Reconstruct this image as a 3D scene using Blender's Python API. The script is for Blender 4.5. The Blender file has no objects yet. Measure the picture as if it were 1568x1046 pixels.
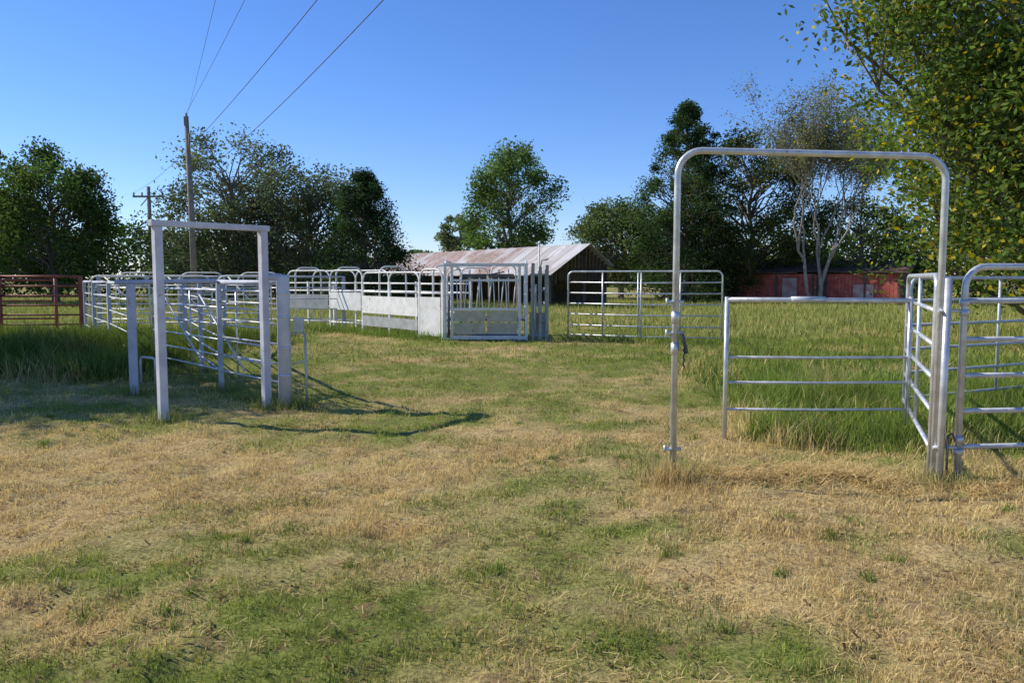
import bpy, math, random
import numpy as np
from mathutils import Vector
R = np.random.default_rng(7); random.seed(7)
scene = bpy.context.scene
COL = scene.collection

# ------------------------------------------------------------------ noise
_T = np.random.default_rng(3).random((256, 256))
def vnoise(x, y):
    xi = np.floor(x).astype(int); yi = np.floor(y).astype(int)
    fx = x - xi; fy = y - yi
    fx = fx*fx*(3-2*fx); fy = fy*fy*(3-2*fy)
    a = _T[xi & 255, yi & 255]; b = _T[(xi+1) & 255, yi & 255]
    c = _T[xi & 255, (yi+1) & 255]; d = _T[(xi+1) & 255, (yi+1) & 255]
    return (a*(1-fx)+b*fx)*(1-fy)+(c*(1-fx)+d*fx)*fy
def fbm(x, y, o=4):
    s = 0; a = .5; t = 0
    for i in range(o):
        s = s+a*vnoise(x*2**i+17.3*i, y*2**i+5.1*i); t += a; a *= .55
    return s/t
def sst(a, b, x):
    t = np.clip((x-a)/(b-a), 0, 1); return t*t*(3-2*t)

def ground_z(x, y):
    x = np.asarray(x, float); y = np.asarray(y, float)
    near = 1-sst(25, 45, np.hypot(x, y))
    return ((fbm(x*.35+9, y*.35)-.5)*.10+(fbm(x*2.6, y*2.6+40, 3)-.5)*.085+(fbm(x*7+4, y*7, 2)-.5)*.045)*near + .34*np.exp(-(((x+9.0)/2.6)**2+((y-15.6)/2.6)**2))

def tall(x, y):
    n = fbm(x*.6+31, y*.6+7, 3)
    a = sst(1.8, 3.1, x+(n-.5)*2.2-0.05*np.maximum(y-12, 0))*sst(6.7, 8.2, y+(n-.5)*1.5)*(1-sst(10, 19, y)*.45)*(.45+.9*fbm(x*.9, y*.9+3, 3))
    b = sst(5.2, 6.6, -x+(n-.5)*1.5)*sst(11.2, 13, y)*.9
    c = sst(24, 30, y)*.75
    return np.clip(np.maximum(np.maximum(a, b), c), 0, 1)

def dryness(x, y):
    n = fbm(x*.55+3, y*.55+11, 4); m = fbm(x*2.3+50, y*2.3, 3); q = fbm(x*.9+80, y*1.6+23, 3)
    d = .49+(n-.5)*1.7+(m-.5)*1.4+(q-.5)*1.0
    d = d+.46*np.exp(-(((x+3.6)/2.6)**2+((y-6.8)/2.2)**2))
    d = d+.40*np.exp(-(((x-3.4)/2.4)**2+((y-6.0)/.8)**2))
    d = d-.25*sst(7.5, 9.5, y)
    d = d+.16*np.exp(-(((x-2.0)/1.6)**2+((y-11)/3.)**2))
    d = d-.14*np.exp(-(((x-.6)/1.2)**2+((y-6)/3.5)**2))
    d = d-.05*(1-sst(3.2, 4.2, y))
    d = d-.32*tall(x, y)*(1-sst(22, 30, y))
    return np.clip(d, 0, 1)
STRAW = np.array([.72, .55, .25]); GREEN = np.array([.30, .345, .08]); DEEP = np.array([.18, .265, .052])
def gcol(x, y):
    d = dryness(x, y)[:, None]; t = tall(x, y)[:, None]*(y < 26)[:, None]
    g = GREEN*(1-t*.6)+DEEP*t*.6
    return g*(1-d)+STRAW*d

# ------------------------------------------------------------------ mesh builder
class MB:
    def __init__(s): s.v = []; s.c = []; s.f = []; s.n = 0
    def add(s, v, f, mat=0, col=None, smooth=True):
        v = np.asarray(v, float); f = np.asarray(f, int)
        if col is None: col = np.ones((len(v), 3))*.5
        col = np.asarray(col, float)
        if col.ndim == 1: col = np.tile(col, (len(v), 1))
        s.f.append((f+s.n, mat, smooth)); s.v.append(v); s.c.append(col); s.n += len(v)
    def addf(s, f, base, mat, smooth): s.f.append((np.asarray(f, int)+base, mat, smooth))
    def tube(s, pts, rad, sides=8, mat=0, col=None, cap=True):
        P = np.asarray(pts, float); n = len(P)
        rad = np.full(n, rad) if np.isscalar(rad) else np.asarray(rad)
        T = np.gradient(P, axis=0) if n > 2 else np.tile(P[1]-P[0], (2, 1))
        T = T/np.maximum(np.linalg.norm(T, axis=1)[:, None], 1e-9)
        ref = np.array([0, 0, 1.]) if abs(T[0][2]) < .9 else np.array([1., 0, 0])
        u = np.cross(T[0], ref); u /= np.linalg.norm(u)
        a = np.arange(sides)*2*np.pi/sides
        V = []
        for i in range(n):
            u = u-T[i]*np.dot(u, T[i]); u /= max(np.linalg.norm(u), 1e-9)
            w = np.cross(T[i], u)
            V.append(P[i]+rad[i]*(np.cos(a)[:, None]*u+np.sin(a)[:, None]*w))
        V = np.concatenate(V)
        j = np.arange(sides); k = (j+1) % sides
        F = np.concatenate([np.stack([i*sides+j, i*sides+k, (i+1)*sides+k, (i+1)*sides+j], 1) for i in range(n-1)])
        b = s.n
        s.add(V, F, mat, col, True)
        if cap:
            s.addf([j[::-1]], b, mat, False); s.addf([j+(n-1)*sides], b, mat, False)
    def beam(s, p0, p1, w, h, mat=0, up=(0, 0, 1), col=None):
        p0 = np.array(p0, float); p1 = np.array(p1, float); t = p1-p0; t /= np.linalg.norm(t)
        up = np.array(up, float)
        if abs(np.dot(t, up)) > .95: up = np.array([0, 1., 0])
        a = np.cross(t, up); a /= np.linalg.norm(a); b = np.cross(a, t)
        q = [(-1, -1), (1, -1), (1, 1), (-1, 1)]
        V = [p+a*w/2*i+b*h/2*j for p in (p0, p1) for i, j in q]
        F = [[0, 1, 2, 3], [7, 6, 5, 4], [0, 4, 5, 1], [1, 5, 6, 2], [2, 6, 7, 3], [3, 7, 4, 0]]
        s.add(V, F, mat, col, False)
    def post(s, x, y, z0, z1, wx, wy, ang=0, mat=0):
        c, sn = math.cos(ang), math.sin(ang)
        V = []
        for z in (z0, z1):
            for i, j in [(-1, -1), (1, -1), (1, 1), (-1, 1)]:
                dx, dy = i*wx/2, j*wy/2
                V.append((x+dx*c-dy*sn, y+dx*sn+dy*c, z))
        s.add(V, [[3, 2, 1, 0], [4, 5, 6, 7], [0, 1, 5, 4], [1, 2, 6, 5], [2, 3, 7, 6], [3, 0, 4, 7]], mat, None, False)
    def build(s, name, mats, parent=None, bevel=0):
        me = bpy.data.meshes.new(name)
        V = np.concatenate(s.v); me.vertices.add(len(V)); me.vertices.foreach_set('co', V.ravel())
        loops = np.concatenate([f.ravel() for f, m, k in s.f])
        tot = np.concatenate([np.full(len(f), f.shape[1]) for f, m, k in s.f])
        start = np.concatenate([[0], np.cumsum(tot)[:-1]])
        me.loops.add(len(loops)); me.loops.foreach_set('vertex_index', loops)
        me.polygons.add(len(tot)); me.polygons.foreach_set('loop_start', start)
        me.polygons.foreach_set('material_index', np.concatenate([np.full(len(f), m) for f, m, k in s.f]))
        me.update(calc_edges=True)
        me.polygons.foreach_set('use_smooth', np.concatenate([np.full(len(f), k) for f, m, k in s.f]))
        C = np.concatenate(s.c); C = np.concatenate([C, np.ones((len(C), 1))], 1)
        at = me.attributes.new('col', 'FLOAT_COLOR', 'POINT'); at.data.foreach_set('color', C.ravel())
        for m in mats: me.materials.append(m)
        o = bpy.data.objects.new(name, me); COL.objects.link(o)
        if parent: o.parent = parent
        if bevel:
            b = o.modifiers.new('bevel', 'BEVEL'); b.width = bevel; b.segments = 2; b.limit_method = 'ANGLE'
        return o
def empty(name, loc=(0, 0, 0), rz=0):
    o = bpy.data.objects.new(name, None); o.location = loc; o.rotation_euler = (0, 0, rz); o.empty_display_size = .3
    COL.objects.link(o); return o

# ------------------------------------------------------------------ materials
def newmat(name):
    m = bpy.data.materials.new(name); m.use_nodes = True; nt = m.node_tree
    for n in list(nt.nodes): nt.nodes.remove(n)
    out = nt.nodes.new('ShaderNodeOutputMaterial'); return m, nt, out
def N(nt, t, **k):
    n = nt.nodes.new(t)
    for a, b in k.items(): setattr(n, a, b)
    return n
def paint(name, c1, c2, metallic=0., rough=.5, scale=6, bump=.15, rust=None, rust_thr=.62, coords='Object'):
    m, nt, out = newmat(name); L = nt.links.new
    p = N(nt, 'ShaderNodeBsdfPrincipled'); p.inputs['Metallic'].default_value = metallic
    tc = N(nt, 'ShaderNodeTexCoord')
    n1 = N(nt, 'ShaderNodeTexNoise'); n1.inputs['Scale'].default_value = scale; n1.inputs['Detail'].default_value = 6
    L(tc.outputs[coords], n1.inputs['Vector'])
    mx = N(nt, 'ShaderNodeMix', data_type='RGBA'); mx.inputs[6].default_value = (*c1, 1); mx.inputs[7].default_value = (*c2, 1)
    r = N(nt, 'ShaderNodeMapRange'); r.inputs[1].default_value = .35; r.inputs[2].default_value = .65
    L(n1.outputs[0], r.inputs[0]); L(r.outputs[0], mx.inputs[0]); colout = mx.outputs[2]
    if rust:
        n2 = N(nt, 'ShaderNodeTexNoise'); n2.inputs['Scale'].default_value = scale*2.3; n2.inputs['Detail'].default_value = 8; n2.inputs['Roughness'].default_value = .7
        L(tc.outputs[coords], n2.inputs['Vector'])
        r2 = N(nt, 'ShaderNodeMapRange'); r2.inputs[1].default_value = rust_thr; r2.inputs[2].default_value = rust_thr+.08
        L(n2.outputs[0], r2.inputs[0])
        m2 = N(nt, 'ShaderNodeMix', data_type='RGBA'); m2.inputs[7].default_value = (*rust, 1)
        L(colout, m2.inputs[6]); L(r2.outputs[0], m2.inputs[0]); colout = m2.outputs[2]
    L(colout, p.inputs['Base Color'])
    rr = N(nt, 'ShaderNodeMapRange'); rr.inputs[3].default_value = rough-.1; rr.inputs[4].default_value = rough+.15
    L(n1.outputs[0], rr.inputs[0]); L(rr.outputs[0], p.inputs['Roughness'])
    b = N(nt, 'ShaderNodeBump'); b.inputs['Strength'].default_value = bump; b.inputs['Distance'].default_value = .01
    n3 = N(nt, 'ShaderNodeTexNoise'); n3.inputs['Scale'].default_value = scale*8; L(tc.outputs[coords], n3.inputs['Vector'])
    L(n3.outputs[0], b.inputs['Height']); L(b.outputs[0], p.inputs['Normal'])
    L(p.outputs[0], out.inputs[0]); return m
def leafmat(name, transl=.35):
    m, nt, out = newmat(name); L = nt.links.new
    a = N(nt, 'ShaderNodeAttribute', attribute_name='col')
    d = N(nt, 'ShaderNodeBsdfDiffuse'); t = N(nt, 'ShaderNodeBsdfTranslucent'); mx = N(nt, 'ShaderNodeMixShader'); mx.inputs[0].default_value = transl
    hs = N(nt, 'ShaderNodeHueSaturation'); hs.inputs['Saturation'].default_value = 1.1; hs.inputs['Value'].default_value = 1.3
    L(a.outputs['Color'], d.inputs['Color']); L(a.outputs['Color'], hs.inputs['Color']); L(hs.outputs[0], t.inputs['Color'])
    L(d.outputs[0], mx.inputs[1]); L(t.outputs[0], mx.inputs[2])
    L(mx.outputs[0], out.inputs[0]); return m
LEAF = leafmat('leaf', .42); GRASS = leafmat('grass_blade', .3)
BARK = paint('bark', (.13, .11, .09), (.24, .21, .17), rough=.9, scale=3, bump=.6)
PALEBARK = paint('pale_bark', (.22, .20, .175), (.36, .34, .30), rough=.9, scale=3, bump=.5)
GALV = paint('galvanized_steel', (.50, .50, .49), (.72, .72, .70), metallic=.45, rough=.36, scale=9, rust=(.30, .21, .14), rust_thr=.62)
GALVD = paint('dull_steel', (.42, .43, .42), (.56, .57, .55), metallic=.3, rough=.5, scale=7, rust=(.22, .13, .08), rust_thr=.62)
WHITE = paint('weathered_white_paint', (.70, .68, .62), (.85, .84, .80), rough=.5, scale=4, rust=(.30, .20, .13), rust_thr=.60)
LAV = paint('faded_blue_grey_paint', (.50, .48, .52), (.66, .65, .68), rough=.55, scale=5, rust=(.32, .2, .14), rust_thr=.62)
BLUE = paint('blue_grey_paint', (.38, .40, .46), (.52, .53, .58), rough=.55, scale=4, rust=(.27, .17, .12), rust_thr=.60)
REDP = paint('red_brown_paint', (.24, .06, .04), (.34, .11, .07), rough=.6, scale=5)
DARK = paint('dark_steel', (.06, .06, .06), (.12, .11, .10), rough=.6, scale=8)
TAN = paint('weathered_board', (.48, .43, .29), (.62, .57, .42), rough=.8, scale=4, rust=(.25, .2, .13), rust_thr=.58)
GREYGREEN = paint('grey_green_paint', (.25, .27, .24), (.38, .39, .35), rough=.6, scale=5, rust=(.2, .12, .07), rust_thr=.60)
GREYSHEET = paint('grey_sheet', (.30, .31, .30), (.42, .43, .41), rough=.6, scale=4, rust=(.2, .14, .09), rust_thr=.6)
WOOD = paint('old_wood', (.08, .065, .05), (.15, .125, .10), rough=.9, scale=4, bump=.5)
POLEW = paint('pole_wood', (.19, .16, .13), (.30, .26, .21), rough=.9, scale=5, bump=.5)
REDBOARD = paint('faded_red_boards', (.36, .065, .045), (.56, .15, .11), rough=.85, scale=1.9, rust=(.55, .42, .38), rust_thr=.58)
DKROOF = paint('rusty_dark_roof', (.08, .05, .038), (.17, .095, .065), rough=.8, scale=2)

def roofmat():
    m, nt, out = newmat('rusty_tin_roof'); L = nt.links.new
    p = N(nt, 'ShaderNodeBsdfPrincipled'); p.inputs['Metallic'].default_value = .1; p.inputs['Roughness'].default_value = .6
    tc = N(nt, 'ShaderNodeTexCoord'); sp = N(nt, 'ShaderNodeSeparateXYZ'); L(tc.outputs['Object'], sp.inputs[0])
    sx = N(nt, 'ShaderNodeMath', operation='SNAP'); sx.inputs[1].default_value = .8; L(sp.outputs[0], sx.inputs[0])
    sy = N(nt, 'ShaderNodeMath', operation='SNAP'); sy.inputs[1].default_value = 1.45; L(sp.outputs[1], sy.inputs[0])
    cb = N(nt, 'ShaderNodeCombineXYZ'); L(sx.outputs[0], cb.inputs[0]); L(sy.outputs[0], cb.inputs[1])
    wn = N(nt, 'ShaderNodeTexWhiteNoise'); L(cb.outputs[0], wn.inputs['Vector'])
    n = N(nt, 'ShaderNodeTexNoise'); n.inputs['Scale'].default_value = .5; n.inputs['Detail'].default_value = 7; L(tc.outputs['Object'], n.inputs['Vector'])
    gr = N(nt, 'ShaderNodeMapRange'); gr.inputs[1].default_value = 2; gr.inputs[2].default_value = 11; gr.inputs[3].default_value = -.04; gr.inputs[4].default_value = .07; L(sp.outputs[0], gr.inputs[0])
    ng = N(nt, 'ShaderNodeMath', operation='ADD'); L(n.outputs[0], ng.inputs[0]); L(gr.outputs[0], ng.inputs[1])
    ad = N(nt, 'ShaderNodeMath', operation='MULTIPLY_ADD'); ad.inputs[1].default_value = .26; L(wn.outputs['Value'], ad.inputs[0]); L(ng.outputs[0], ad.inputs[2])
    r = N(nt, 'ShaderNodeMapRange'); r.inputs[1].default_value = .61; r.inputs[2].default_value = .72; L(ad.outputs[0], r.inputs[0])
    n2 = N(nt, 'ShaderNodeTexNoise'); n2.inputs['Scale'].default_value = 6; n2.inputs['Detail'].default_value = 5; L(tc.outputs['Object'], n2.inputs['Vector'])
    mz = N(nt, 'ShaderNodeMath', operation='MULTIPLY'); L(r.outputs[0], mz.inputs[0])
    r3 = N(nt, 'ShaderNodeMapRange'); r3.inputs[1].default_value = .3; r3.inputs[2].default_value = .6; r3.inputs[3].default_value = .4; r3.inputs[4].default_value = .95; L(n2.outputs[0], r3.inputs[0]); L(r3.outputs[0], mz.inputs[1])
    a = N(nt, 'ShaderNodeMix', data_type='RGBA'); a.inputs[6].default_value = (.40, .395, .38, 1); a.inputs[7].default_value = (.66, .655, .64, 1); L(wn.outputs['Value'], a.inputs[0])
    mp = N(nt, 'ShaderNodeMapping'); mp.inputs['Scale'].default_value = (5, .5, .5); L(tc.outputs['Object'], mp.inputs[0])
    n4 = N(nt, 'ShaderNodeTexNoise'); n4.inputs['Scale'].default_value = 1.2; n4.inputs['Detail'].default_value = 4; L(mp.outputs[0], n4.inputs['Vector'])
    r4 = N(nt, 'ShaderNodeMapRange'); r4.inputs[1].default_value = .44; r4.inputs[2].default_value = .62; r4.inputs[4].default_value = .8; L(n4.outputs[0], r4.inputs[0])
    a2 = N(nt, 'ShaderNodeMix', data_type='RGBA'); a2.inputs[7].default_value = (.36, .28, .22, 1); L(a.outputs[2], a2.inputs[6]); L(r4.outputs[0], a2.inputs[0])
    b = N(nt, 'ShaderNodeMix', data_type='RGBA'); b.inputs[7].default_value = (.26, .145, .095, 1); L(a2.outputs[2], b.inputs[6]); L(mz.outputs[0], b.inputs[0])
    L(b.outputs[2], p.inputs['Base Color']); L(p.outputs[0], out.inputs[0]); return m
TIN = roofmat()

def groundmat():
    m, nt, out = newmat('dry_grass_ground'); L = nt.links.new
    p = N(nt, 'ShaderNodeBsdfPrincipled'); p.inputs['Roughness'].default_value = .95
    p.inputs['Specular IOR Level'].default_value = .1
    a = N(nt, 'ShaderNodeAttribute', attribute_name='col'); tc = N(nt, 'ShaderNodeTexCoord')
    n1 = N(nt, 'ShaderNodeTexNoise'); n1.inputs['Scale'].default_value = 38; n1.inputs['Detail'].default_value = 6; n1.inputs['Roughness'].default_value = .7; L(tc.outputs['Object'], n1.inputs['Vector'])
    n2 = N(nt, 'ShaderNodeTexNoise'); n2.inputs['Scale'].default_value = 5; n2.inputs['Detail'].default_value = 5; L(tc.outputs['Object'], n2.inputs['Vector'])
    r = N(nt, 'ShaderNodeMapRange'); r.inputs[1].default_value = .35; r.inputs[2].default_value = .65; r.inputs[3].default_value = .40; r.inputs[4].default_value = 1.15; L(n1.outputs[0], r.inputs[0])
    mm = N(nt, 'ShaderNodeMix', data_type='RGBA', blend_type='MULTIPLY'); mm.inputs[0].default_value = 1; L(a.outputs['Color'], mm.inputs[6]); L(r.outputs[0], mm.inputs[7])
    r2 = N(nt, 'ShaderNodeMapRange'); r2.inputs[1].default_value = .56; r2.inputs[2].default_value = .67; r2.inputs[4].default_value = .75; L(n2.outputs[0], r2.inputs[0])
    sx = N(nt, 'ShaderNodeMix', data_type='RGBA'); sx.inputs[7].default_value = (.25, .165, .08, 1); L(r2.outputs[0], sx.inputs[0]); L(mm.outputs[2], sx.inputs[6])
    L(sx.outputs[2], p.inputs['Base Color'])
    b = N(nt, 'ShaderNodeBump'); b.inputs['Strength'].default_value = .8; b.inputs['Distance'].default_value = .03; L(n1.outputs[0], b.inputs['Height']); L(b.outputs[0], p.inputs['Normal'])
    L(p.outputs[0], out.inputs[0]); return m

# ------------------------------------------------------------------ ground sheet
def spaced(lo, hi, fine_lo, fine_hi, step, grow=1.09):
    m = list(np.arange(fine_lo, fine_hi, step)); s = step; x = m[-1]
    while x < hi: s *= grow; x += s; m.append(x)
    s = step; x = m[0]; l = []
    while x > lo: s *= grow; x -= s; l.append(x)
    return np.array(l[::-1]+m)
gx = spaced(-900, 900, -9, 9, .08, 1.035); gy = spaced(-60, 1800, 1.5, 14, .07, 1.03)
X, Y = np.meshgrid(gx, gy); xs, ys = X.ravel(), Y.ravel()
nx, ny = len(gx), len(gy)
i, j = np.meshgrid(np.arange(nx-1), np.arange(ny-1)); q = (j*nx+i).ravel()
g = MB(); g.add(np.stack([xs, ys, ground_z(xs, ys)], 1), np.stack([q, q+1, q+nx+1, q+nx], 1), 0, gcol(xs, ys)*np.array([.90, .86, .82]))
g.build('ground', [groundmat()])

# ------------------------------------------------------------------ grass blades
def blades(mb, x, y, h, w, col, lean=.6, two=True):
    n = len(x); z = ground_z(x, y)-.004
    a = R.random(n)*2*np.pi; l = R.random(n)*2*np.pi
    le = h*lean*(R.random(n)**.7)
    dx, dy = np.cos(a)*w/2, np.sin(a)*w/2; lx, ly = np.cos(l)*le, np.sin(l)*le
    hz = np.sqrt(np.maximum(h**2-le**2*.8, (.2*h)**2))
    if two:
        V = np.empty((n, 5, 3))
        V[:, 0] = np.stack([x-dx, y-dy, z], 1); V[:, 1] = np.stack([x+dx, y+dy, z], 1)
        mx, my, mz = x+lx*.35, y+ly*.35, z+hz*.6
        V[:, 2] = np.stack([mx+dx*.8, my+dy*.8, mz], 1); V[:, 3] = np.stack([mx-dx*.8, my-dy*.8, mz], 1)
        V[:, 4] = np.stack([x+lx, y+ly, z+hz], 1)
        b = np.arange(n)[:, None]*5
        base = mb.n
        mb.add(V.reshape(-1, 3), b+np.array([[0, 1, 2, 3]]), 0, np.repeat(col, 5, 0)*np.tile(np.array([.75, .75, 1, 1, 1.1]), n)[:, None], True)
        mb.addf(b+np.array([[3, 2, 4]]), base, 0, True)
    else:
        V = np.empty((n, 3, 3))
        V[:, 0] = np.stack([x-dx, y-dy, z], 1); V[:, 1] = np.stack([x+dx, y+dy, z], 1); V[:, 2] = np.stack([x+lx, y+ly, z+hz], 1)
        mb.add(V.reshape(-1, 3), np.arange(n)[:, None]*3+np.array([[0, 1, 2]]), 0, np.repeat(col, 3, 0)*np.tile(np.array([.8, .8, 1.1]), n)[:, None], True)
def blade_col(x, y, greenbias=0):
    n = len(x); d = np.clip(dryness(x, y)+R.normal(0, .17, n)-greenbias, 0, 1)
    d = (d > .5+R.normal(0, .12, n)).astype(float)*.85+d*.15
    t = np.clip(tall(x, y)*(1-sst(20, 26, y)), 0, 1)[:, None]
    c = (GREEN*(1-t*.7)+DEEP*t*.7)*(1-d[:, None])+STRAW*d[:, None]
    pt = (.68+.64*fbm(x*1.3+9, y*1.3+2, 3))[:, None]
    return np.clip(c*pt*R.uniform(.6, 1.3, n)[:, None]+R.normal(0, .012, (n, 3)), .01, .85)
mb = MB()
def band(n, y0, y1, h, w, lean=.8, two=True, p=1.0):
    y = y0+(y1-y0)*R.random(n)**p; x = (R.random(n)*2-1)*(y*.74+1.3)
    cl = fbm(x*3.1, y*3.1+60, 3); cm = fbm(x*9, y*9, 2)
    keep = R.random(n) < .10+1.6*sst(.36, .60, cl*.5+cm*.5); x, y, cl, cm = x[keep], y[keep], cl[keep], cm[keep]
    hh = h*R.uniform(.45, 1.25, len(x))*(.3+1.4*cl*(.4+1.2*cm))
    blades(mb, x, y, hh, w*R.uniform(.6, 1.3, len(x)), blade_col(x, y), lean, two)
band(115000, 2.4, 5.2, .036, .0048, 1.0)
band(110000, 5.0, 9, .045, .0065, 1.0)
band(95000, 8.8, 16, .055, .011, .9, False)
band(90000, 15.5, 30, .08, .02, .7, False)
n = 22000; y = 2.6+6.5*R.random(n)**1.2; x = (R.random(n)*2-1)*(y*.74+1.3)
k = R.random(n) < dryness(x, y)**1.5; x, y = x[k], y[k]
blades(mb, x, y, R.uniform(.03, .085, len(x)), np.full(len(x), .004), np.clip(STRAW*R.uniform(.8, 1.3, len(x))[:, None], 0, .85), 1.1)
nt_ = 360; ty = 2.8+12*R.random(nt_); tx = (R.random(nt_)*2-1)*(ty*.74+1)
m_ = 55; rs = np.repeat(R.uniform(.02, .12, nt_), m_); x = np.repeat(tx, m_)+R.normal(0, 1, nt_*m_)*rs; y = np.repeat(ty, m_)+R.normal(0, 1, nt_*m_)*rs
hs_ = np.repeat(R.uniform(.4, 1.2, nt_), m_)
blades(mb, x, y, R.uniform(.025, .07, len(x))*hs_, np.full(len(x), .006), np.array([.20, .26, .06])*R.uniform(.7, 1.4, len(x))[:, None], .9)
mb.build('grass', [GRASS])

tg = MB()
def tallband(n, x0, x1, y0, y1, h, w, two=True, mul=1.):
    x = R.uniform(x0, x1, n); y = R.uniform(y0, y1, n); t = tall(x, y)
    k = (R.random(n) < t**1.5)&(t > .12); x, y, t = x[k], y[k], t[k]
    cl = fbm(x*1.7+5, y*1.7, 3)
    c = blade_col(x, y, .02)*mul
    blades(tg, x, y, h*t*(.2+1.5*cl)*R.uniform(.4, 1.3, len(x)), w*R.uniform(.6, 1.3, len(x)), c, .7, two)
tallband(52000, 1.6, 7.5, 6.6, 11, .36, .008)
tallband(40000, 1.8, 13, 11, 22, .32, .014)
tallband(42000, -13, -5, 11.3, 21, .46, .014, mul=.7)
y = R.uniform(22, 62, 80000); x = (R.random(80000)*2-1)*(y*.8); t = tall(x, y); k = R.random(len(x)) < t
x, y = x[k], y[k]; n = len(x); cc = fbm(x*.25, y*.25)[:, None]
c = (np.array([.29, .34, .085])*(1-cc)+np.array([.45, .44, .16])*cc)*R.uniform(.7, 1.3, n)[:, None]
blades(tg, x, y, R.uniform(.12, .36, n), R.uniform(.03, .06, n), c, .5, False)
def clump(cx, cy, r, n, h, colr, w=.006):
    x = cx+R.normal(0, r, n); y = cy+R.normal(0, r, n)
    blades(tg, x, y, h*R.uniform(.4, 1.2, n), np.full(n, w), np.array(colr)*R.uniform(.7, 1.3, n)[:, None], .8)
clump(1.28, 6.33, .10, 450, .26, (.62, .48, .22)); clump(1.42, 6.15, .16, 500, .10, (.60, .46, .22)); clump(1.35, 6.6, .2, 450, .15, (.22, .27, .07))
clump(3.45, 6.32, .14, 400, .17, (.5, .42, .18)); clump(3.6, 6.3, .1, 200, .15, (.2, .27, .07)); clump(4.4, 6.3, .35, 1200, .16, (.6, .48, .22))
for cx, cy in [(-4.07, 9.2), (-3.17, 10.2), (-2.95, 10.2), (-5.35, 11.2), (-4.29, 11.6), (-2.7, 10.3), (-3.6, 10.9), (-4.8, 12.6), (-5.4, 13.8)]:
    clump(cx, cy, .14, 200, .18, (.24, .27, .08), .008)
for k in range(18): clump(-6.3-random.random()*3.8, 12.3+random.random()*4.7, .24, 240, .5, (.15, .22, .05), .012)
for t in np.linspace(0, 1, 16):
    clump(-7.5+5.7*t, 27-5.9*t, .3, 140, .28, (.2, .27, .06), .014)
for t in np.linspace(0, 1, 12):
    clump(1.5+3.7*t, 21.2-1.5*t, .25, 120, .22, (.22, .28, .07), .014)
tg.build('tall_grass', [GRASS])

sh = MB()
def strands(mb, x, y, zmax, ln, w, col):
    n = len(x); a = R.random(n)*2*np.pi; z = ground_z(x, y)+R.random(n)*zmax+.01; dz = R.normal(0, .03, n)
    d = np.stack([np.cos(a), np.sin(a), dz*8], 1)*ln[:, None]/2; s = np.stack([-np.sin(a), np.cos(a), np.zeros(n)], 1)*w/2
    c = np.stack([x, y, z], 1)
    V = np.stack([c-d-s, c-d+s, c+d+s, c+d-s], 1).reshape(-1, 3)
    mb.add(V, np.arange(n)[:, None]*4+np.array([[0, 1, 2, 3]]), 0, np.repeat(np.clip(col, 0, .85), 4, 0))
n = 11000
x = R.uniform(1.5, 5.6, n); y = 6.6-.3*sst(2.6, 3.6, x)+R.normal(0, .20, n)
k = R.random(n) < sst(.38, .6, fbm(x*1.6, y*1.2+4)); x, y = x[k], y[k]; n = len(x)
strands(sh, x, y, .05, R.uniform(.06, .2, n), .005, STRAW*R.uniform(.6, 1.2, n)[:, None])
n = 34000; y = 2.7+8.5*R.random(n)**1.1; x = (R.random(n)*2-1)*(y*.74+1.2); k = R.random(n) < sst(.50, .66, fbm(x*2.2+70, y*2.2, 3))*(.2+dryness(x, y)); x, y = x[k], y[k]; n = len(x)
strands(sh, x, y, .025, R.uniform(.03, .09, n), .004, STRAW*R.uniform(.75, 1.2, n)[:, None])
# small dead-brown tufts and leaf litter
n = 5000; y = 2.7+9*R.random(n)**1.1; x = (R.random(n)*2-1)*(y*.74+1.2); k = R.random(n) < sst(.52, .7, fbm(x*4+7, y*4, 2)); x, y = x[k], y[k]; n = len(x)
strands(sh, x, y, .02, R.uniform(.015, .05, n), .012, np.array([.17, .11, .055])*R.uniform(.5, 1.5, n)[:, None])
sh.build('cut_straw', [GRASS])

# ------------------------------------------------------------------ trees
def leaves(mb, C, size, col, mat=1, asp=.55):
    n = len(C)
    t = R.normal(size=(n, 3)); t[:, 2] *= .7; t /= np.linalg.norm(t, axis=1)[:, None]
    r = R.normal(size=(n, 3)); b = np.cross(t, r); b /= np.linalg.norm(b, axis=1)[:, None]
    s = size*R.uniform(.6, 1.35, n)[:, None]
    V = np.stack([C-t*s/2, C+b*s*asp/2, C+t*s/2, C-b*s*asp/2], 1).reshape(-1, 3)
    mb.add(V, np.arange(n)[:, None]*4+np.array([[0, 1, 2, 3]]), mat, np.repeat(col, 4, 0), False)
def leafcols(n, base, bright, yellow=0., ycol=(.55, .42, .05)):
    c = np.array(base)*(bright*R.uniform(.65, 1.4, n))[:, None]
    c = c*(1+R.normal(0, .08, (n, 3)))
    if yellow:
        k = R.random(n) < yellow; c[k] = np.array(ycol)*R.uniform(.6, 1.3, k.sum())[:, None]
    return np.clip(c, .005, .6)
def limb(mb, a, b, r0, r1, wob, sides=6, seg=4, mat=0):
    a = np.array(a, float); b = np.array(b, float); L = np.linalg.norm(b-a)
    t = np.linspace(0, 1, seg+1)[:, None]; P = a*(1-t)+b*t
    P[1:-1] += R.normal(0, wob*L, (seg-1, 3)); P[:, 2] += (np.sin(t[:, 0]*np.pi)*L*.06)
    mb.tube(P, np.linspace(r0, r1, seg+1), sides, mat, None, False); return P
BR = np.array([1.75, 1.75, 1.7])
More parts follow.
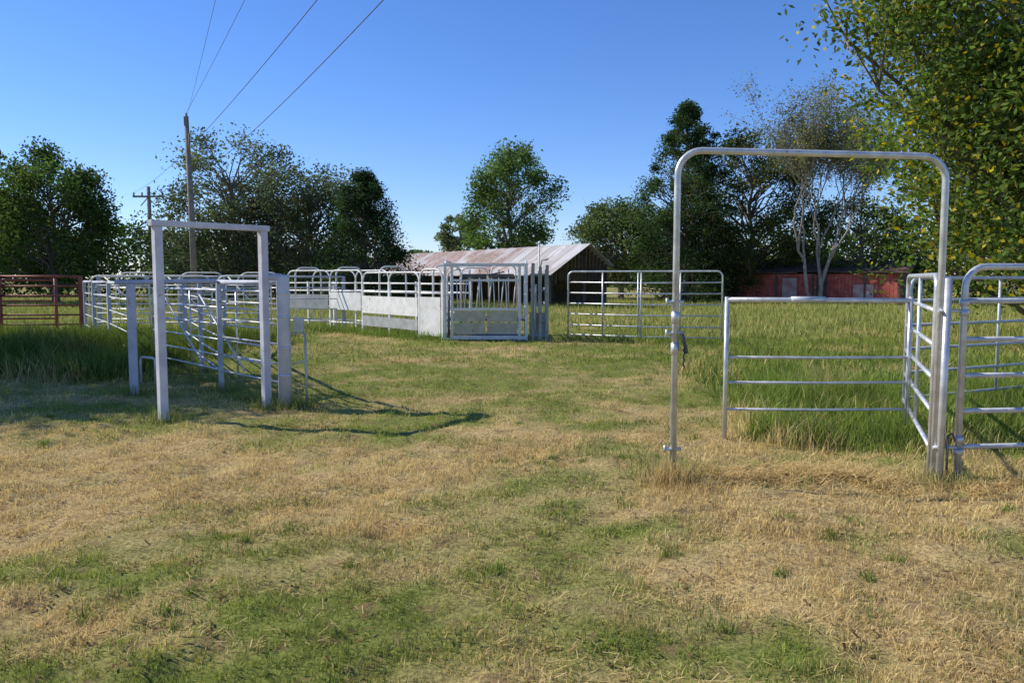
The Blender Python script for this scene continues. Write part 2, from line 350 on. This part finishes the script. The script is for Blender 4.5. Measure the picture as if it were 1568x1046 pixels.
def tree(name, x, y, top, crown0, rx, base, clumps=60, per=260, leaf=.22, crad=.16, yellow=0., shape='round', bark=None, trunk=.25, fill=.55, ry=None, lean=(0, 0), extra=None, zb=0, lobe=.28, pw=.75):
    mb = MB(); ry = ry or rx; base = np.array(base)*BR
    cz = (top+crown0)/2; hz = (top-crown0)/2
    lobes = R.normal(size=(7, 3)); lobes /= np.linalg.norm(lobes, axis=1)[:, None]; la = R.uniform(-lobe, lobe, 7)
    cs = []
    while len(cs) < clumps:
        if shape == 'round':
            d = R.normal(size=3); d /= np.linalg.norm(d); rr = fill+(1-fill)*R.random()**.6
            k = .90+sum(la[i]*max(0, d@lobes[i])**3 for i in range(7))
            p = d*rr*k
            if p[2] < -.85: continue
            cs.append([x+lean[0]*(p[2]+1)+p[0]*rx, y+lean[1]+p[1]*ry, cz+p[2]*hz])
        else:
            t = R.random()**1.05; a = R.random()*2*np.pi
            rad = rx*(1-t)**pw*(.85+.25*math.sin(a*3+t*11)+.2*R.random())*(.45+.55*R.random()**.5)
            cs.append([x+math.cos(a)*rad, y+math.sin(a)*rad, crown0+(top-crown0)*t*.97])
    if extra: cs += extra
    cs = np.array(cs)
    tt = cs[:, 2].max() if shape != 'round' else cz+hz*.45
    T = limb(mb, (x, y, -.15), (x+lean[0], y+lean[1], tt), trunk, trunk*.25, .012, 8, 8)
    for c in cs:
        dist = math.hypot(c[0]-x, c[1]-y); zs = max(crown0*.55+zb, c[2]-dist*.75-.2); zs = min(zs, tt*.95)
        k = int(np.argmin(abs(T[:, 2]-zs))); r = trunk*.35*(1-.6*zs/top)
        P = limb(mb, T[k], c, r, r*.2, .05, 5, 4)
        for _ in range(3):
            e = c+R.normal(0, crad*rx*.6, 3); limb(mb, P[3], e, r*.3, r*.08, .06, 3, 2)
    w = R.uniform(.6, 1.4, len(cs)); w = (w/w.mean()*per).astype(int)
    ci = np.repeat(np.arange(len(cs)), w); n = len(ci)
    d = R.normal(size=(n, 3)); d /= np.linalg.norm(d, axis=1)[:, None]
    shrink = np.ones(len(cs)) if shape == 'round' else np.clip(.45+.75*(top-cs[:, 2])/(top-crown0), .4, 1)
    cr = (crad*rx*R.uniform(.65, 1.4, len(cs))*shrink)[ci]
    off = d*(cr*R.random(n)**.6)[:, None]*1.65; off[:, 2] *= .8
    br = R.uniform(.65, 1.3, len(cs))[ci]
    C = cs[ci]+off; C[:, 2] = np.maximum(C[:, 2], .25)
    leaves(mb, C, leaf, leafcols(n, base, br, yellow))
    return mb.build(name, [bark or BARK, LEAF])
tree('oak_tree', -35.4, 52, 10.6, 1.5, 4.4, (.052, .080, .022), 85, 240, .25)
tree('oak_tree', -28.6, 50, 9.9, .7, 4.8, (.052, .080, .022), 110, 260, .22, lobe=.32)
tree('hackberry_tree', -17.4, 50, 9.6, .8, 4.5, (.072, .087, .042), 120, 170, .20, .17, lobe=.32)
tree('hackberry_tree', -12.8, 50, 9.1, .6, 4.4, (.072, .087, .042), 120, 170, .20, .17, lobe=.32)
tree('cedar_tree', -8.3, 45, 7.7, .2, 3.5, (.030, .050, .019), 190, 190, .14, .15, shape='cone', pw=.66)
tree('elm_tree', -5.6, 88, 9.0, 1.0, 2.9, (.10, .12, .055), 60, 130, .32)
tree('elm_tree', -.2, 66, 13.0, 2.6, 4.3, (.075, .115, .032), 125, 150, .24, .17, trunk=.22, lobe=.24)
tree('elm_tree', 8.2, 60, 8.4, 1.0, 3.9, (.075, .10, .035), 95, 170, .22, .17, lobe=.25)
tree('cedar_tree', 11.9, 55, 13.8, .8, 4.2, (.036, .060, .020), 250, 180, .17, .14, shape='cone', pw=.58)
tree('oak_tree', 16.6, 56, 11.8, .3, 4.7, (.052, .066, .023), 140, 190, .21, .14, yellow=.03, lobe=.3)
tree('oak_tree', 11.4, 58, 7.4, .3, 3.6, (.055, .078, .024), 60, 190, .22, .16)
tree('oak_tree', 23.5, 54, 6.8, .5, 4.4, (.075, .10, .03), 75, 180, .21, .15)
ex = [[7.3+i*.42+random.uniform(-.25, .25), 18.2+random.uniform(-.6, .6), 7.35+i*.10+random.uniform(-.25, .35)] for i in range(9)]
ex += [[9.6+random.uniform(-.8, 1.4), 18.5+random.uniform(-1.5, 1.5), 2.0+i*.30] for i in range(20)]
ex += [[11.5+random.uniform(-1.6, 1.8), 17.0+random.uniform(-1.5, 1.5), random.uniform(1.6, 6.5)] for i in range(40)]
tree('pecan_tree', 14.9, 20.5, 13.0, .6, 6.4, (.080, .112, .026), 210, 300, .15, .13, yellow=.11, trunk=.3, extra=ex, fill=.5, lobe=.28)
tree('pecan_tree', 23.5, 30, 12.0, .4, 6.5, (.070, .095, .026), 110, 200, .22, .15, yellow=.06)
tree('oak_tree', -14.3, 13.5, 8.4, 1.6, 3.9, (.06, .085, .024), 120, 240, .18, .18)

def bare(name, x, y, h, leafcol):
    mb = MB(); tips = []
    def rec(p, d, L, r, depth):
        q = p+d*L; P = limb(mb, p, q, r, r*.62, .035, 6 if depth < 2 else 3, 4 if depth < 3 else 2)
        if depth >= 3: tips.extend([P[-1], P[len(P)//2]])
        if depth == 5: return
        for _ in range(3):
            v = R.normal(size=3); v -= d*(v@d); v /= np.linalg.norm(v)
            nd = d+v*R.uniform(.25, .62); nd[2] += .18; nd /= np.linalg.norm(nd)
            rec(P[-1] if random.random() < .6 else P[-2], nd, L*R.uniform(.66, .9), r*.56, depth+1)
    b = np.array([x, y, -.1])
    for dd in [(-.34, 0, 1), (.02, .1, 1), (.2, -.1, 1)]:
        d = np.array(dd, float); d /= np.linalg.norm(d); rec(b+np.array([dd[0]*.6, 0, 0]), d, h*.27, .14, 0)
    tips = np.array(tips); ci = R.integers(0, len(tips), 36000)
    C = tips[ci]+R.normal(0, .28, (len(ci), 3))
    leaves(mb, C, .14, leafcols(len(ci), leafcol, np.ones(len(ci)), .05))
    mb.build(name, [PALEBARK, LEAF])
bare('sparse_ash_tree', 19.6, 51, 13.6, (.19, .20, .11))

dl = MB()
def massline(x0, y0, x1, y1, h0, h1, n, leaf, base, depth=4):
    base = np.array(base)*BR
    t = R.random(n); hh = (h0+(h1-h0)*t)*(.65+.6*fbm(t*14+x0, t*0+3, 3)); cxx = x0+(x1-x0)*t+R.normal(0, .5, n); cyy = y0+(y1-y0)*t+R.normal(0, depth/2, n)
    z = hh*R.random(n)**.8
    br = .6+.9*fbm(cxx*.8, z*.9+cyy*.3, 2)
    leaves(dl, np.stack([cxx, cyy, z], 1), leaf, leafcols(n, base, br), 0)
massline(-75, 72, -27, 72, 7.0, 6.2, 24000, .42, (.036, .056, .018))
massline(-27, 62, -11, 60, 4.0, 3.6, 9000, .38, (.042, .064, .022))
massline(-60, 150, 60, 150, 6.5, 6, 26000, .8, (.058, .09, .03), 8)
massline(12, 66, 50, 62, 4.5, 6.5, 16000, .4, (.050, .072, .023))
massline(-110, 95, -60, 60, 9, 9, 9000, .7, (.045, .068, .022))
massline(30, 55, 60, 35, 8, 9, 12000, .45, (.050, .074, .023))
dl.build('distant_treeline', [LEAF])

# ------------------------------------------------------------------ pipe panels
def rounded(A, B, z0, z1, r, n=7):
    A = np.array(A, float); B = np.array(B, float); L = np.linalg.norm(B-A); u = (B-A)/L
    pts = [(0, z0), (0, z1-r)]+[(r-r*math.cos(t), z1-r+r*math.sin(t)) for t in np.linspace(0, math.pi/2, n)[1:]]
    pts += [(L-r+r*math.sin(t), z1-r+r*math.cos(t)) for t in np.linspace(0, math.pi/2, n)]+[(L, z0)]
    return [(A[0]+u[0]*s, A[1]+u[1]*s, z) for s, z in pts]
def lerp(A, B, t): return (A[0]+(B[0]-A[0])*t, A[1]+(B[1]-A[1])*t)
def panel(mb, A, B, z0, z1, rails, verts, r=.022, cr=.15, rr=None, mat=0, sides=8):
    rr = rr or r*.85
    mb.tube(rounded(A, B, z0, z1, cr), r, sides, mat)
    for z in rails:
        m = lerp(A, B, .5); mb.tube([(*A, z+random.uniform(-.006, .006)), (m[0], m[1], z+random.uniform(-.01, .006)), (*B, z+random.uniform(-.006, .006))], rr, sides, mat)
    for t in verts:
        p = lerp(A, B, t); mb.tube([(*p, rails[-1]-.02), (*p, z1)], rr*.95, sides, mat)

root = empty('walk_through_gate', (0, 0, 0))
mb = MB(); A = (1.31, 6.38); B = (3.42, 6.36)
P = rounded(A, B, -.1, 2.66, .19, 9)
P = [(p[0], p[1], p[2]-(.045 if p[0] > 2.5 and p[2] > 2 else 0)) for p in P]
mb.tube(P, .027, 12)
for z in (1.47, 1.22, .28):
    mb.tube([(1.25, 6.37, z), (1.37, 6.37, z)], .014, 8); mb.tube([(1.24, 6.37, z-.03), (1.24, 6.37, z+.03)], .012, 8)
for z in (1.05, 1.30): mb.tube([(1.31, 6.38, z), (1.31, 6.38, z+.09)], .034, 10)
mb.build('bow_frame', [GALV], root)
mb = MB()
for k in range(9):
    a = 1.2-k*.028; mb.tube([(1.37+.012*(k % 2), 6.36, a), (1.385-.012*(k % 2), 6.35, a-.03)], .006, 5)
mb.beam((1.36, 6.35, 1.22), (1.40, 6.35, 1.06), .02, .05); mb.build('latch_chain', [DARK], root)
mb = MB(); A = (2.2, 8.15); B = (4.08, 8.15)
mb.tube([(*A, -.05), (*A, 1.47)], .024, 10); mb.tube([(*B, .15), (*B, 1.47)], .024, 10)
mb.tube([(A[0], A[1], 1.44), (B[0], B[1], 1.43)], .026, 10)
for z in (.85, .59, .31): mb.tube([(*A, z), ((A[0]+B[0])/2, A[1], z-.008), (*B, z)], .015, 8)
mb.tube([(2.85, 8.14, 1.44), (3.2, 8.14, 1.44)], .034, 10)
mb.build('swing_gate', [GALV], root)

mb = MB(); A = (3.42, 6.42); B = (4.47, 9.0)
panel(mb, A, B, -.08, 1.68, [1.40, 1.12, .85, .58, .28], [.5], .024, .12, sides=10)
mb.build('corral_panel', [GALV])
mb = MB(); A = (3.60, 6.34); B = (6.6, 6.75)
panel(mb, A, B, -.08, 1.75, [1.475, 1.17, .88, .59, .30], [.5], .027, .17, .021, sides=12)
for z in (1.4, .30):
    mb.tube([(3.39, 6.33, z), (3.63, 6.33, z)], .013, 8)
for z in (1.44, 1.36, .34, .24): mb.tube([(3.60, 6.34, z), (3.60, 6.34, z+.05)], .038, 12)
mb.tube([(3.45, 6.33, -.08), (3.46, 6.33, 1.66)], .03, 12)
mb.tube([(3.50, 6.31, .02), (3.49, 6.30, .40)], .009, 8, 1); mb.tube([(3.49, 6.30, .40), (3.53, 6.30, .42), (3.55, 6.30, .36)], .009, 8, 1)
mb.build('corral_panel', [GALV, DARK])
mb = MB()
panel(mb, (4.55, 9.1), (7.5, 10.6), -.05, 1.66, [1.40, 1.12, .85, .58, .28], [.5], .022, .12)
panel(mb, (7.55, 10.6), (10.3, 12.1), -.05, 1.66, [1.40, 1.12, .85, .58, .28], [.5], .022, .12)
mb.build('corral_panel', [GALVD])
mb = MB(); A = (1.5, 21.3); B = (5.25, 19.9)
mb.tube(rounded(A, B, -.05, 1.83, .14), .024, 8)
for z in [1.55, 1.27, .99, .71, .42, .16]: mb.tube([(*A, z), (*lerp(A, B, .5), z-.02), (*B, z)], .019, 8)
for t in (.235, .47, .49, .74): mb.tube([(*lerp(A, B, t), .1 if t != .49 else -.05), (*lerp(A, B, t), 1.83)], .022, 8)
mb.build('corral_panel', [GALV])

# ------------------------------------------------------------------ left tall frame
mb = MB(); ang = math.atan2(1.0, .9)
mb.post(-4.07, 9.2, -.1, 2.25, .095, .095, ang); mb.post(-3.17, 10.2, -.1, 2.25, .095, .095, ang)
d = np.array([.9, 1.0])/math.hypot(.9, 1)
mb.beam((-4.07-d[0]*.08, 9.2-d[1]*.08, 2.285), (-3.17+d[0]*.08, 10.2+d[1]*.08, 2.285), .10, .07)
mb.build('gate_frame', [LAV], bevel=.008)
mb = MB(); mb.tube([(-2.93, 10.22, -.1), (-2.93, 10.22, 1.66), (-2.93, 10.22, 1.70)], [.08, .08, .07], 20)
for z in (1.45, 1.15, .75, .4): mb.tube([(-2.93, 10.22, z), (-2.93, 10.22, z+.03)], .09, 20)
mb.tube([(-3.2, 10.24, 1.67), (-2.95, 10.22, 1.67)], .045, 12)
mb.build('pipe_post', [LAV])
mb = MB(); mb.tube([(-2.66, 10.25, -.1), (-2.67, 10.25, .95)], .016, 8); mb.tube([(-2.67, 10.25, .95), (-2.84, 10.24, .95)], .014, 8)
mb.post(-2.74, 10.22, .98, 1.16, .13, .05); mb.tube([(-2.84, 10.24, .55), (-2.67, 10.24, .60)], .012, 8)
mb.build('gate_latch_stake', [GALVD])

# ------------------------------------------------------------------ left corral fences
def rail_fence(mb, pts, top, rails, r=.03, rr=.018, postw=.09, mat=0, post=True, mat2=None):
    mat2 = mat if mat2 is None else mat2
    for a, b in zip(pts[:-1], pts[1:]):
        mb.tube([(*a, top), (*b, top)], r, 8, mat)
        for z in rails: mb.tube([(*a, z), (*b, z)], rr, 8, mat2)
    if post:
        for (x, y), (x2, y2) in zip(pts, pts[1:]+[pts[-2]]):
            mb.post(x, y, -.1, top+.02, postw, postw*.7, math.atan2(y2-y, x2-x), mat)
mb = MB()
rail_fence(mb, [(-2.99, 10.3), (-4.3, 11.7), (-5.4, 13.8), (-6.9, 16.8), (-7.4, 20.5)], 1.60, [1.32, 1.06, .80, .54, .30], .034, .014, .095, 0, True, 1)
mb.build('pipe_fence', [BLUE, GALVD])
mb = MB()
mb.post(-5.35, 11.2, -.1, 1.58, .11, .07, .3); mb.tube([(-5.55, 11.15, 1.60), (-4.3, 11.62, 1.62)], .034, 10)
rail_fence(mb, [(-5.45, 11.35), (-6.9, 14.4), (-9.0, 17.8), (-10.6, 20.2), (-12.0, 22.4)], 1.56, [1.25, .95, .65, .35], .032, .014, .11, 0, True, 1)
P = rounded((-5.25, 11.2), (-4.95, 11.0), .18, .55, .06); mb.tube(P, .018, 8, 1)
mb.build('pipe_fence', [BLUE, GALVD])
mb = MB(); panel(mb, (-6.4, 14.2), (-3.35, 10.75), .2, 1.48, [1.22, .98, .74, .5, .28], [.4, .8], .02, .12, .014)
mb.tube([(-6.0, 13.7, 1.4), (-4.9, 12.5, .35)], .014, 8); mb.tube([(-4.9, 12.5, 1.4), (-3.8, 11.25, .35)], .014, 8)
mb.build('sweep_gate', [GALV])
mb = MB(); xs_ = [-12.3, -10.4, -8.6, -6.9]
for a, b in zip(xs_[:-1], xs_[1:]):
    panel(mb, (a, 23.2), (b-.05, 23.0), -.05, 1.72, [1.45, 1.18, .92, .65, .38], [.5], .024, .3, .016)
    mb.tube(rounded((a+.2, 24.4), (b-.1, 24.3), .5, 1.82, .35), .02, 8)
    mb.tube([(a+.1, 23.9, 1.7), (b-.3, 23.9, .3)], .02, 8)
mb.build('corral_panel', [WHITE])
mb = MB()
rail_fence(mb, [(-13.2, 25.5), (-10.5, 25.2), (-8, 25.2), (-5.4, 25.6)], 1.70, [1.35, 1.0, .68, .36], .032, .018, .11, 0, True, 1)
mb.build('pipe_fence', [BLUE, GALV])
mb = MB(); A = (-17.8, 20.4); B = (-11.3, 20.9)
rail_fence(mb, [A, (-13.3, 20.7), B], 1.70, [1.45, 1.2, .95, .70, .45, .22], .032, .024, .09)
mb.tube([(-13.3, 20.6, -.1), (-13.3, 20.6, 1.75)], .07, 12)
mb.tube([(-13.1, 22.9, 1.6), (-19, 22.4, 1.6)], .03, 8); mb.tube([(-13.1, 22.9, 1.0), (-19, 22.4, 1.0)], .025, 8); mb.tube([(-13.1, 22.9, .5), (-19, 22.4, .5)], .025, 8)
for x in (-13.1, -15.6, -17.5): mb.tube([(x, 22.9+(x+13.1)*.085, -.1), (x, 22.9+(x+13.1)*.085, 1.65)], .045, 10)
mb.build('red_pipe_gate', [REDP])

# ------------------------------------------------------------------ cattle alley
root = empty('cattle_working_alley')
pts = [(-1.85, 21.3), (-2.55, 22.0), (-4.6, 24.6), (-5.9, 25.9), (-7.6, 27.0)]
fr = MB(); shm = MB()
for k, (a, b) in enumerate(zip(pts[:-1], pts[1:])):
    for off in (0, .95):
        a2 = (a[0]+off*.75, a[1]+off*.65); b2 = (b[0]+off*.75, b[1]+off*.65)
        fr.tube([(*a2, 1.25), (*b2, 1.25)], .024, 8); fr.tube([(*a2, .25), (*b2, .25)], .024, 8)
        fr.tube([(*a2, 1.50), (*b2, 1.50)], .018, 8); fr.tube([(*a2, .70), (*b2, .70)], .02, 8)
        fr.tube(rounded(a2, b2, 0, 1.9 if k != 1 else 1.82, .3), .025, 8)
        for t in ((.0, .5) if k in (1, 3) else (0,)):
            p = lerp(a2, b2, t); fr.post(p[0], p[1], -.1, 1.55, .065, .065, .8)
        if off == 0:
            dd = np.array([b[0]-a[0], b[1]-a[1]]); dd /= np.linalg.norm(dd); nn = np.array([-dd[1], dd[0]])*.035
            A2 = (a[0]+dd[0]*.06+nn[0], a[1]+dd[1]*.06+nn[1]); B2 = (b[0]-dd[0]*.06+nn[0], b[1]-dd[1]*.06+nn[1])
            if k == 0: shm.beam((*A2, .62), (*B2, .62), .012, 1.05)
            if k == 1:
                shm.beam((*A2, .86), (*B2, .86), .012, .52); shm.beam((*A2, .36), (*B2, .36), .012, .30, 1)
            if k == 2: shm.beam((*A2, .93), (*B2, .93), .012, .55)
            if k == 3: shm.beam((*A2, .9), (*B2, .9), .012, .45, 1)
for t in (.1, .42, .7, .95):
    seg = min(int(t*4), 3); p = lerp(pts[seg], pts[seg+1], t*4-seg)
    q = (p[0]+.71, p[1]+.62); fr.tube(rounded(p, q, .0, 2.0, .25), .028, 8)
fr.build('alley_frame', [WHITE], root); shm.build('sheet_panels', [WHITE, GREYSHEET], root)

# ------------------------------------------------------------------ squeeze chute
root = empty('cattle_squeeze_chute')
f = MB(); y0 = 21.0
for x in (-1.76, -1.58, .20, .38): f.post(x, y0, -.05, 2.0, .07, .07)
for x in (-1.76, .38): f.post(x, y0+2.2, -.05, 2.0, .075, .075)
f.beam((-1.8, y0, 2.02), (.42, y0, 2.02), .07, .05)
f.beam((-1.76, y0, .09), (.38, y0, .09), .09, .10)
for z in (1.60, .84): f.beam((-1.54, y0-.02, z), (.16, y0-.02, z), .05, .06)
f.beam((-1.8, y0+2.2, 2.02), (.42, y0+2.2, 2.02), .07, .05)
for x in (-1.76, .38):
    f.tube(rounded((x, y0+.1), (x, y0+2.1), .2, 2.1, .3), .03, 8)
    for z in (.5, .85, 1.2, 1.55): f.tube([(x, y0, z), (x, y0+2.2, z)], .022, 8)
f.tube(rounded((-1.35, y0+.3), (-.65, y0+.3), 1.55, 1.93, .16), .022, 8); f.tube(rounded((-.55, y0+.5), (.1, y0+.5), 1.55, 2.0, .16), .022, 8)
f.build('frame', [WHITE], root, .006)
b = MB(); n = 10
for k in range(n):
    t = k/(n-1); xb = -1.42+1.45*t; xt = xb+(.07 if k % 2 else -.04)
    b.tube([(xb, y0-.03, .86), (xt, y0-.03, 1.60)], .017, 6)
for k in range(7): b.tube([(-1.5+.28*k, y0+2.2, .2), (-1.5+.28*k, y0+2.2, 1.9)], .02, 6, 1)
b.build('head_gate_bars', [WHITE, GREYGREEN], root)
p = MB()
p.beam((-1.52, y0, .655), (-.70, y0, .655), .03, .29); p.beam((-.66, y0, .655), (.14, y0, .655), .03, .29)
p.beam((-1.52, y0, .335), (-.70, y0, .335), .03, .30); p.beam((-.66, y0, .335), (.14, y0, .335), .03, .30)
p.build('board_panels', [TAN], root, .004)
s = MB()
for x, z in ((.55, 2.05), (.74, 1.95), (.92, 2.0)):
    s.post(x, y0-.05, -.05, z, .085, .085); s.post(x, y0+.6, -.05, z-.1, .07, .07)
for z in (.15, .55, .95, 1.35, 1.75): s.beam((.46, y0-.05, z), (.96, y0-.05, z), .03, .05); s.beam((.92, y0-.05, z+.01), (.92, y0+2.2, z+.01), .03, .05)
s.beam((.46, y0-.01, .45), (.96, y0-.01, .45), .02, .6)
s.tube([(.74, y0-.1, 1.95), (.78, y0-.12, 2.12), (.95, y0-.12, 2.15)], .02, 8)
s.tube([(.6, y0-.12, .3), (.62, y0-.12, 1.5)], .035, 8)
s.build('side_cage', [GREYGREEN], root, .004)
dk = MB(); dk.tube([(-1.67, y0-.05, .1), (-1.67, y0-.05, 1.1)], .035, 8); dk.tube([(-1.3, y0-.06, 1.62), (-.2, y0-.06, 1.82)], .018, 6); dk.post(-.68, y0+1.1, 0, .05, 1.9, 2.1)
dk.beam((-1.74, y0+1.1, .55), (.36, y0+1.1, .55), 1.9, .04); dk.beam((-1.40, y0+.5, 1.72), (.05, y0+.5, 1.72), .08, .1)
dk.build('levers_and_floor', [DARK], root)

mb = MB(); mb.tube([(1.35, 40, -.1), (1.35, 40, 3.35)], .035, 8); mb.tube([(1.35, 40, 3.35), (1.35, 40, 3.45)], .06, 8); mb.build('marker_pole', [WHITE])

# ------------------------------------------------------------------ tin-roof shed
root = empty('tin_roof_shed', (4.2, 45.5, 0), math.atan2(21.5, -14))
L = 25.6; m = MB()
def slab(mb, a, b, c, d, th=.04, nx=40, corr=0):
    a, b, c, d = [np.array(v, float) for v in (a, b, c, d)]
    V = []
    for i in range(nx+1):
        t = i/nx; p = a*(1-t)+b*t; q = d*(1-t)+c*t; z = corr*math.sin(i*2.1)
        V += [p+[0, 0, z], q+[0, 0, z], p+[0, 0, z-th], q+[0, 0, z-th]]
    F = []
    for i in range(nx):
        k = i*4; F += [[k, k+4, k+5, k+1], [k+2, k+3, k+7, k+6], [k, k+2, k+6, k+4], [k+1, k+5, k+7, k+3]]
    F += [[0, 1, 3, 2], [nx*4, nx*4+2, nx*4+3, nx*4+1]]
    mb.add(V, F, 0, None, False)
slab(m, (-.4, 0, 3.6), (L+.3, 0, 3.6), (L+.3, 2.75, 1.84), (-.4, 2.75, 1.84), .03, 80, .014)
slab(m, (-.4, -.01, 3.59), (L+.3, -.01, 3.59), (L+.3, -1.75, 2.35), (-.4, -1.75, 2.35), .03, 80, .014)
m.build('tin_roof', [TIN], root)
w = MB()
w.beam((.1, -1.6, 1.15), (L, -1.6, 1.15), .06, 2.3)
w.beam((L, -1.55, .9), (L, 2.5, .9), .06, 1.85)
for k in range(9):
    x = .15+k*(L-.3)/8; w.post(x, 2.45, -.1, 1.86, .16, .16); w.post(x, 0, -.1, 3.45, .14, .14)
    w.beam((x, 0, 3.48), (x, 2.6, 1.85), .06, .12)
w.beam((0, 2.45, 1.80), (L, 2.45, 1.80), .06, .14)
for k in range(16):
    yy = -1.5+k*.26; zt = 3.45-yy*.64 if yy > 0 else 3.45+yy*.66
    w.beam((.02, yy, 1.45+random.uniform(-.1, .1)), (.02, yy, zt), .24, .025, up=(0, 1, 0))
w.build('posts_and_walls', [WOOD], root)

# ------------------------------------------------------------------ red barn
A = np.array([12.6, 57.]); B = np.array([23.9, 49.]); Lb = float(np.linalg.norm(B-A))
root = empty('red_barn', (A[0], A[1], 0), math.atan2(B[1]-A[1], B[0]-A[0]))
w = MB(); x = 0
while x < Lb-.05:
    t = x/Lb
    if not (.20 < t < .27 or .62 < t < .68):
        w.beam((x+.11, random.uniform(-.008, .008), .02+random.uniform(0, .08)), (x+.11, 0, 1.92), .205, .02, up=(0, 1, 0))
    x += .22
w.build('board_siding', [REDBOARD], root)
w = MB(); w.beam((0, 5, 1.1), (Lb, 5, 1.1), .08, 2.2); w.beam((0, .05, 1), (0, 4.95, 1), .06, 2); w.beam((Lb, .05, 1), (Lb, 4.95, 1), .06, 2)
for t in (0.01, .2, .27, .45, .62, .68, .85, .99): w.post(Lb*t, -.05, -.1, 1.95, .13, .09)
w.beam((0, .06, 1.0), (Lb, .06, 1.0), .03, 1.7)
w.build('timber_frame', [WOOD], root)
w = MB(); w.beam((Lb*.48, -.09, .9), (Lb*.48+.95, -.09, .9), .04, 1.5); w.beam((Lb*.8, -.07, .8), (Lb*.8+1.2, -.07, .8), .04, .9); w.beam((Lb*.06, -.07, .8), (Lb*.06+1.4, -.07, .8), .04, .12)
w.build('barn_door', [paint('faded_door', (.55, .44, .42), (.42, .2, .17), rough=.8, scale=2)], root)
m = MB(); slab(m, (-.5, 2.4, 2.75), (Lb*.55, 2.4, 2.75), (Lb*.55, -.2, 2.02), (-.5, -.2, 2.02), .05, 20, .01)
slab(m, (Lb*.55+.02, 2.4, 2.9), (Lb+.5, 2.4, 2.75), (Lb+.5, -.2, 1.98), (Lb*.55+.02, -.2, 2.1), .05, 20, .01)
slab(m, (-.5, 2.41, 2.74), (Lb+.5, 2.41, 2.74), (Lb+.5, 5.5, 1.9), (-.5, 5.5, 1.9), .05, 20, .01)
m.build('barn_roof', [DKROOF], root)

# ------------------------------------------------------------------ poles and wires
mb = MB(); mb.tube([(-14.7, 37, -.2), (-14.75, 37, 4.5), (-14.85, 37, 9.0)], [.15, .13, .10], 12)
mb.post(-14.83, 36.86, 8.55, 8.95, .12, .12); mb.tube([(-14.7, 36.88, 7.3), (-14.7, 36.88, 8.2)], .05, 8)
mb.tube([(-14.85, 37, 9.0), (-14.85, 37, 9.15)], .04, 8); mb.build('utility_pole', [POLEW])
mb = MB(); mb.tube([(-39.6, 88, -.2), (-39.7, 88, 11.6)], [.26, .19], 10)
mb.beam((-41.3, 87.75, 10.5), (-38.0, 87.75, 10.5), .18, .20)
for x in (-41.2, -40.3, -39.0, -38.1): mb.tube([(x, 87.75, 10.5), (x, 87.75, 10.95)], .09, 8)
mb.beam((-40.5, 87.8, 9.5), (-39.7, 87.8, 10.4), .08, .08); mb.beam((-38.8, 87.8, 9.5), (-39.7, 87.8, 10.4), .08, .08)
mb.build('utility_pole', [POLEW])
def wire(mb, a, b, sag, r):
    a = np.array(a, float); b = np.array(b, float); t = np.linspace(0, 1, 40)[:, None]
    P = a*(1-t)+b*t; P[:, 2] -= (4*t*(1-t))[:, 0]*sag; mb.tube(P, r, 5)
mb = MB()
wire(mb, (-41.2, 87.75, 10.95), (14.6, -12, 12.4), 2.1, .014)
wire(mb, (-38.1, 87.75, 10.95), (15.2, -12, 12.4), 2.6, .016)
def ext(a, b, k): return tuple(np.array(a)+(np.array(b)-np.array(a))*k)
wire(mb, (-14.85, 36.95, 9.1), ext((-14.85, 36.95, 9.1), (-7.0, 21.4, 9.1), 2.6), .3, .007)
wire(mb, (-14.85, 36.95, 8.8), ext((-14.85, 36.95, 8.8), (-7.8, 21.4, 8.9), 2.6), .3, .006)
mb.build('power_lines', [DARK])

# ------------------------------------------------------------------ light, sky, camera
el = math.radians(38); hx, hy = .96, -.25; k = math.hypot(hx, hy); hx /= k; hy /= k
ld = Vector((hx*math.cos(el), hy*math.cos(el), -math.sin(el)))
sun = bpy.data.lights.new('sun', 'SUN'); sun.energy = 5.0; sun.angle = math.radians(.53); sun.color = (1, .94, .83)
so = bpy.data.objects.new('sun', sun); so.rotation_euler = ld.to_track_quat('-Z', 'Y').to_euler(); so.location = (-20, 5, 25); COL.objects.link(so)
w = bpy.data.worlds.new('World'); scene.world = w; w.use_nodes = True; nt = w.node_tree
bg = nt.nodes['Background']; sky = nt.nodes.new('ShaderNodeTexSky'); sky.sky_type = 'NISHITA'; sky.sun_disc = False
sky.sun_elevation = el; sky.sun_rotation = math.atan2(-hx, -hy) % (2*math.pi); sky.air_density = .95; sky.dust_density = .05; sky.ozone_density = 4.0
hs = nt.nodes.new('ShaderNodeHueSaturation'); hs.inputs['Saturation'].default_value = 1.16
mt = nt.nodes.new('ShaderNodeMix'); mt.data_type = 'RGBA'; mt.blend_type = 'MULTIPLY'; mt.inputs[0].default_value = 1; mt.inputs[7].default_value = (.93, .97, 1.25, 1)
nt.links.new(sky.outputs[0], hs.inputs['Color']); nt.links.new(hs.outputs[0], mt.inputs[6]); nt.links.new(mt.outputs[2], bg.inputs[0]); bg.inputs[1].default_value = .135
cam = bpy.data.cameras.new('camera'); cam.lens = 28; cam.sensor_width = 36; cam.clip_end = 4000
co = bpy.data.objects.new('camera', cam); co.location = (0, 0, 1.66); co.rotation_euler = (math.radians(90-4.55), 0, 0); COL.objects.link(co); scene.camera = co
scene.view_settings.view_transform = 'Standard'; scene.view_settings.look = 'None'; scene.view_settings.exposure = 0
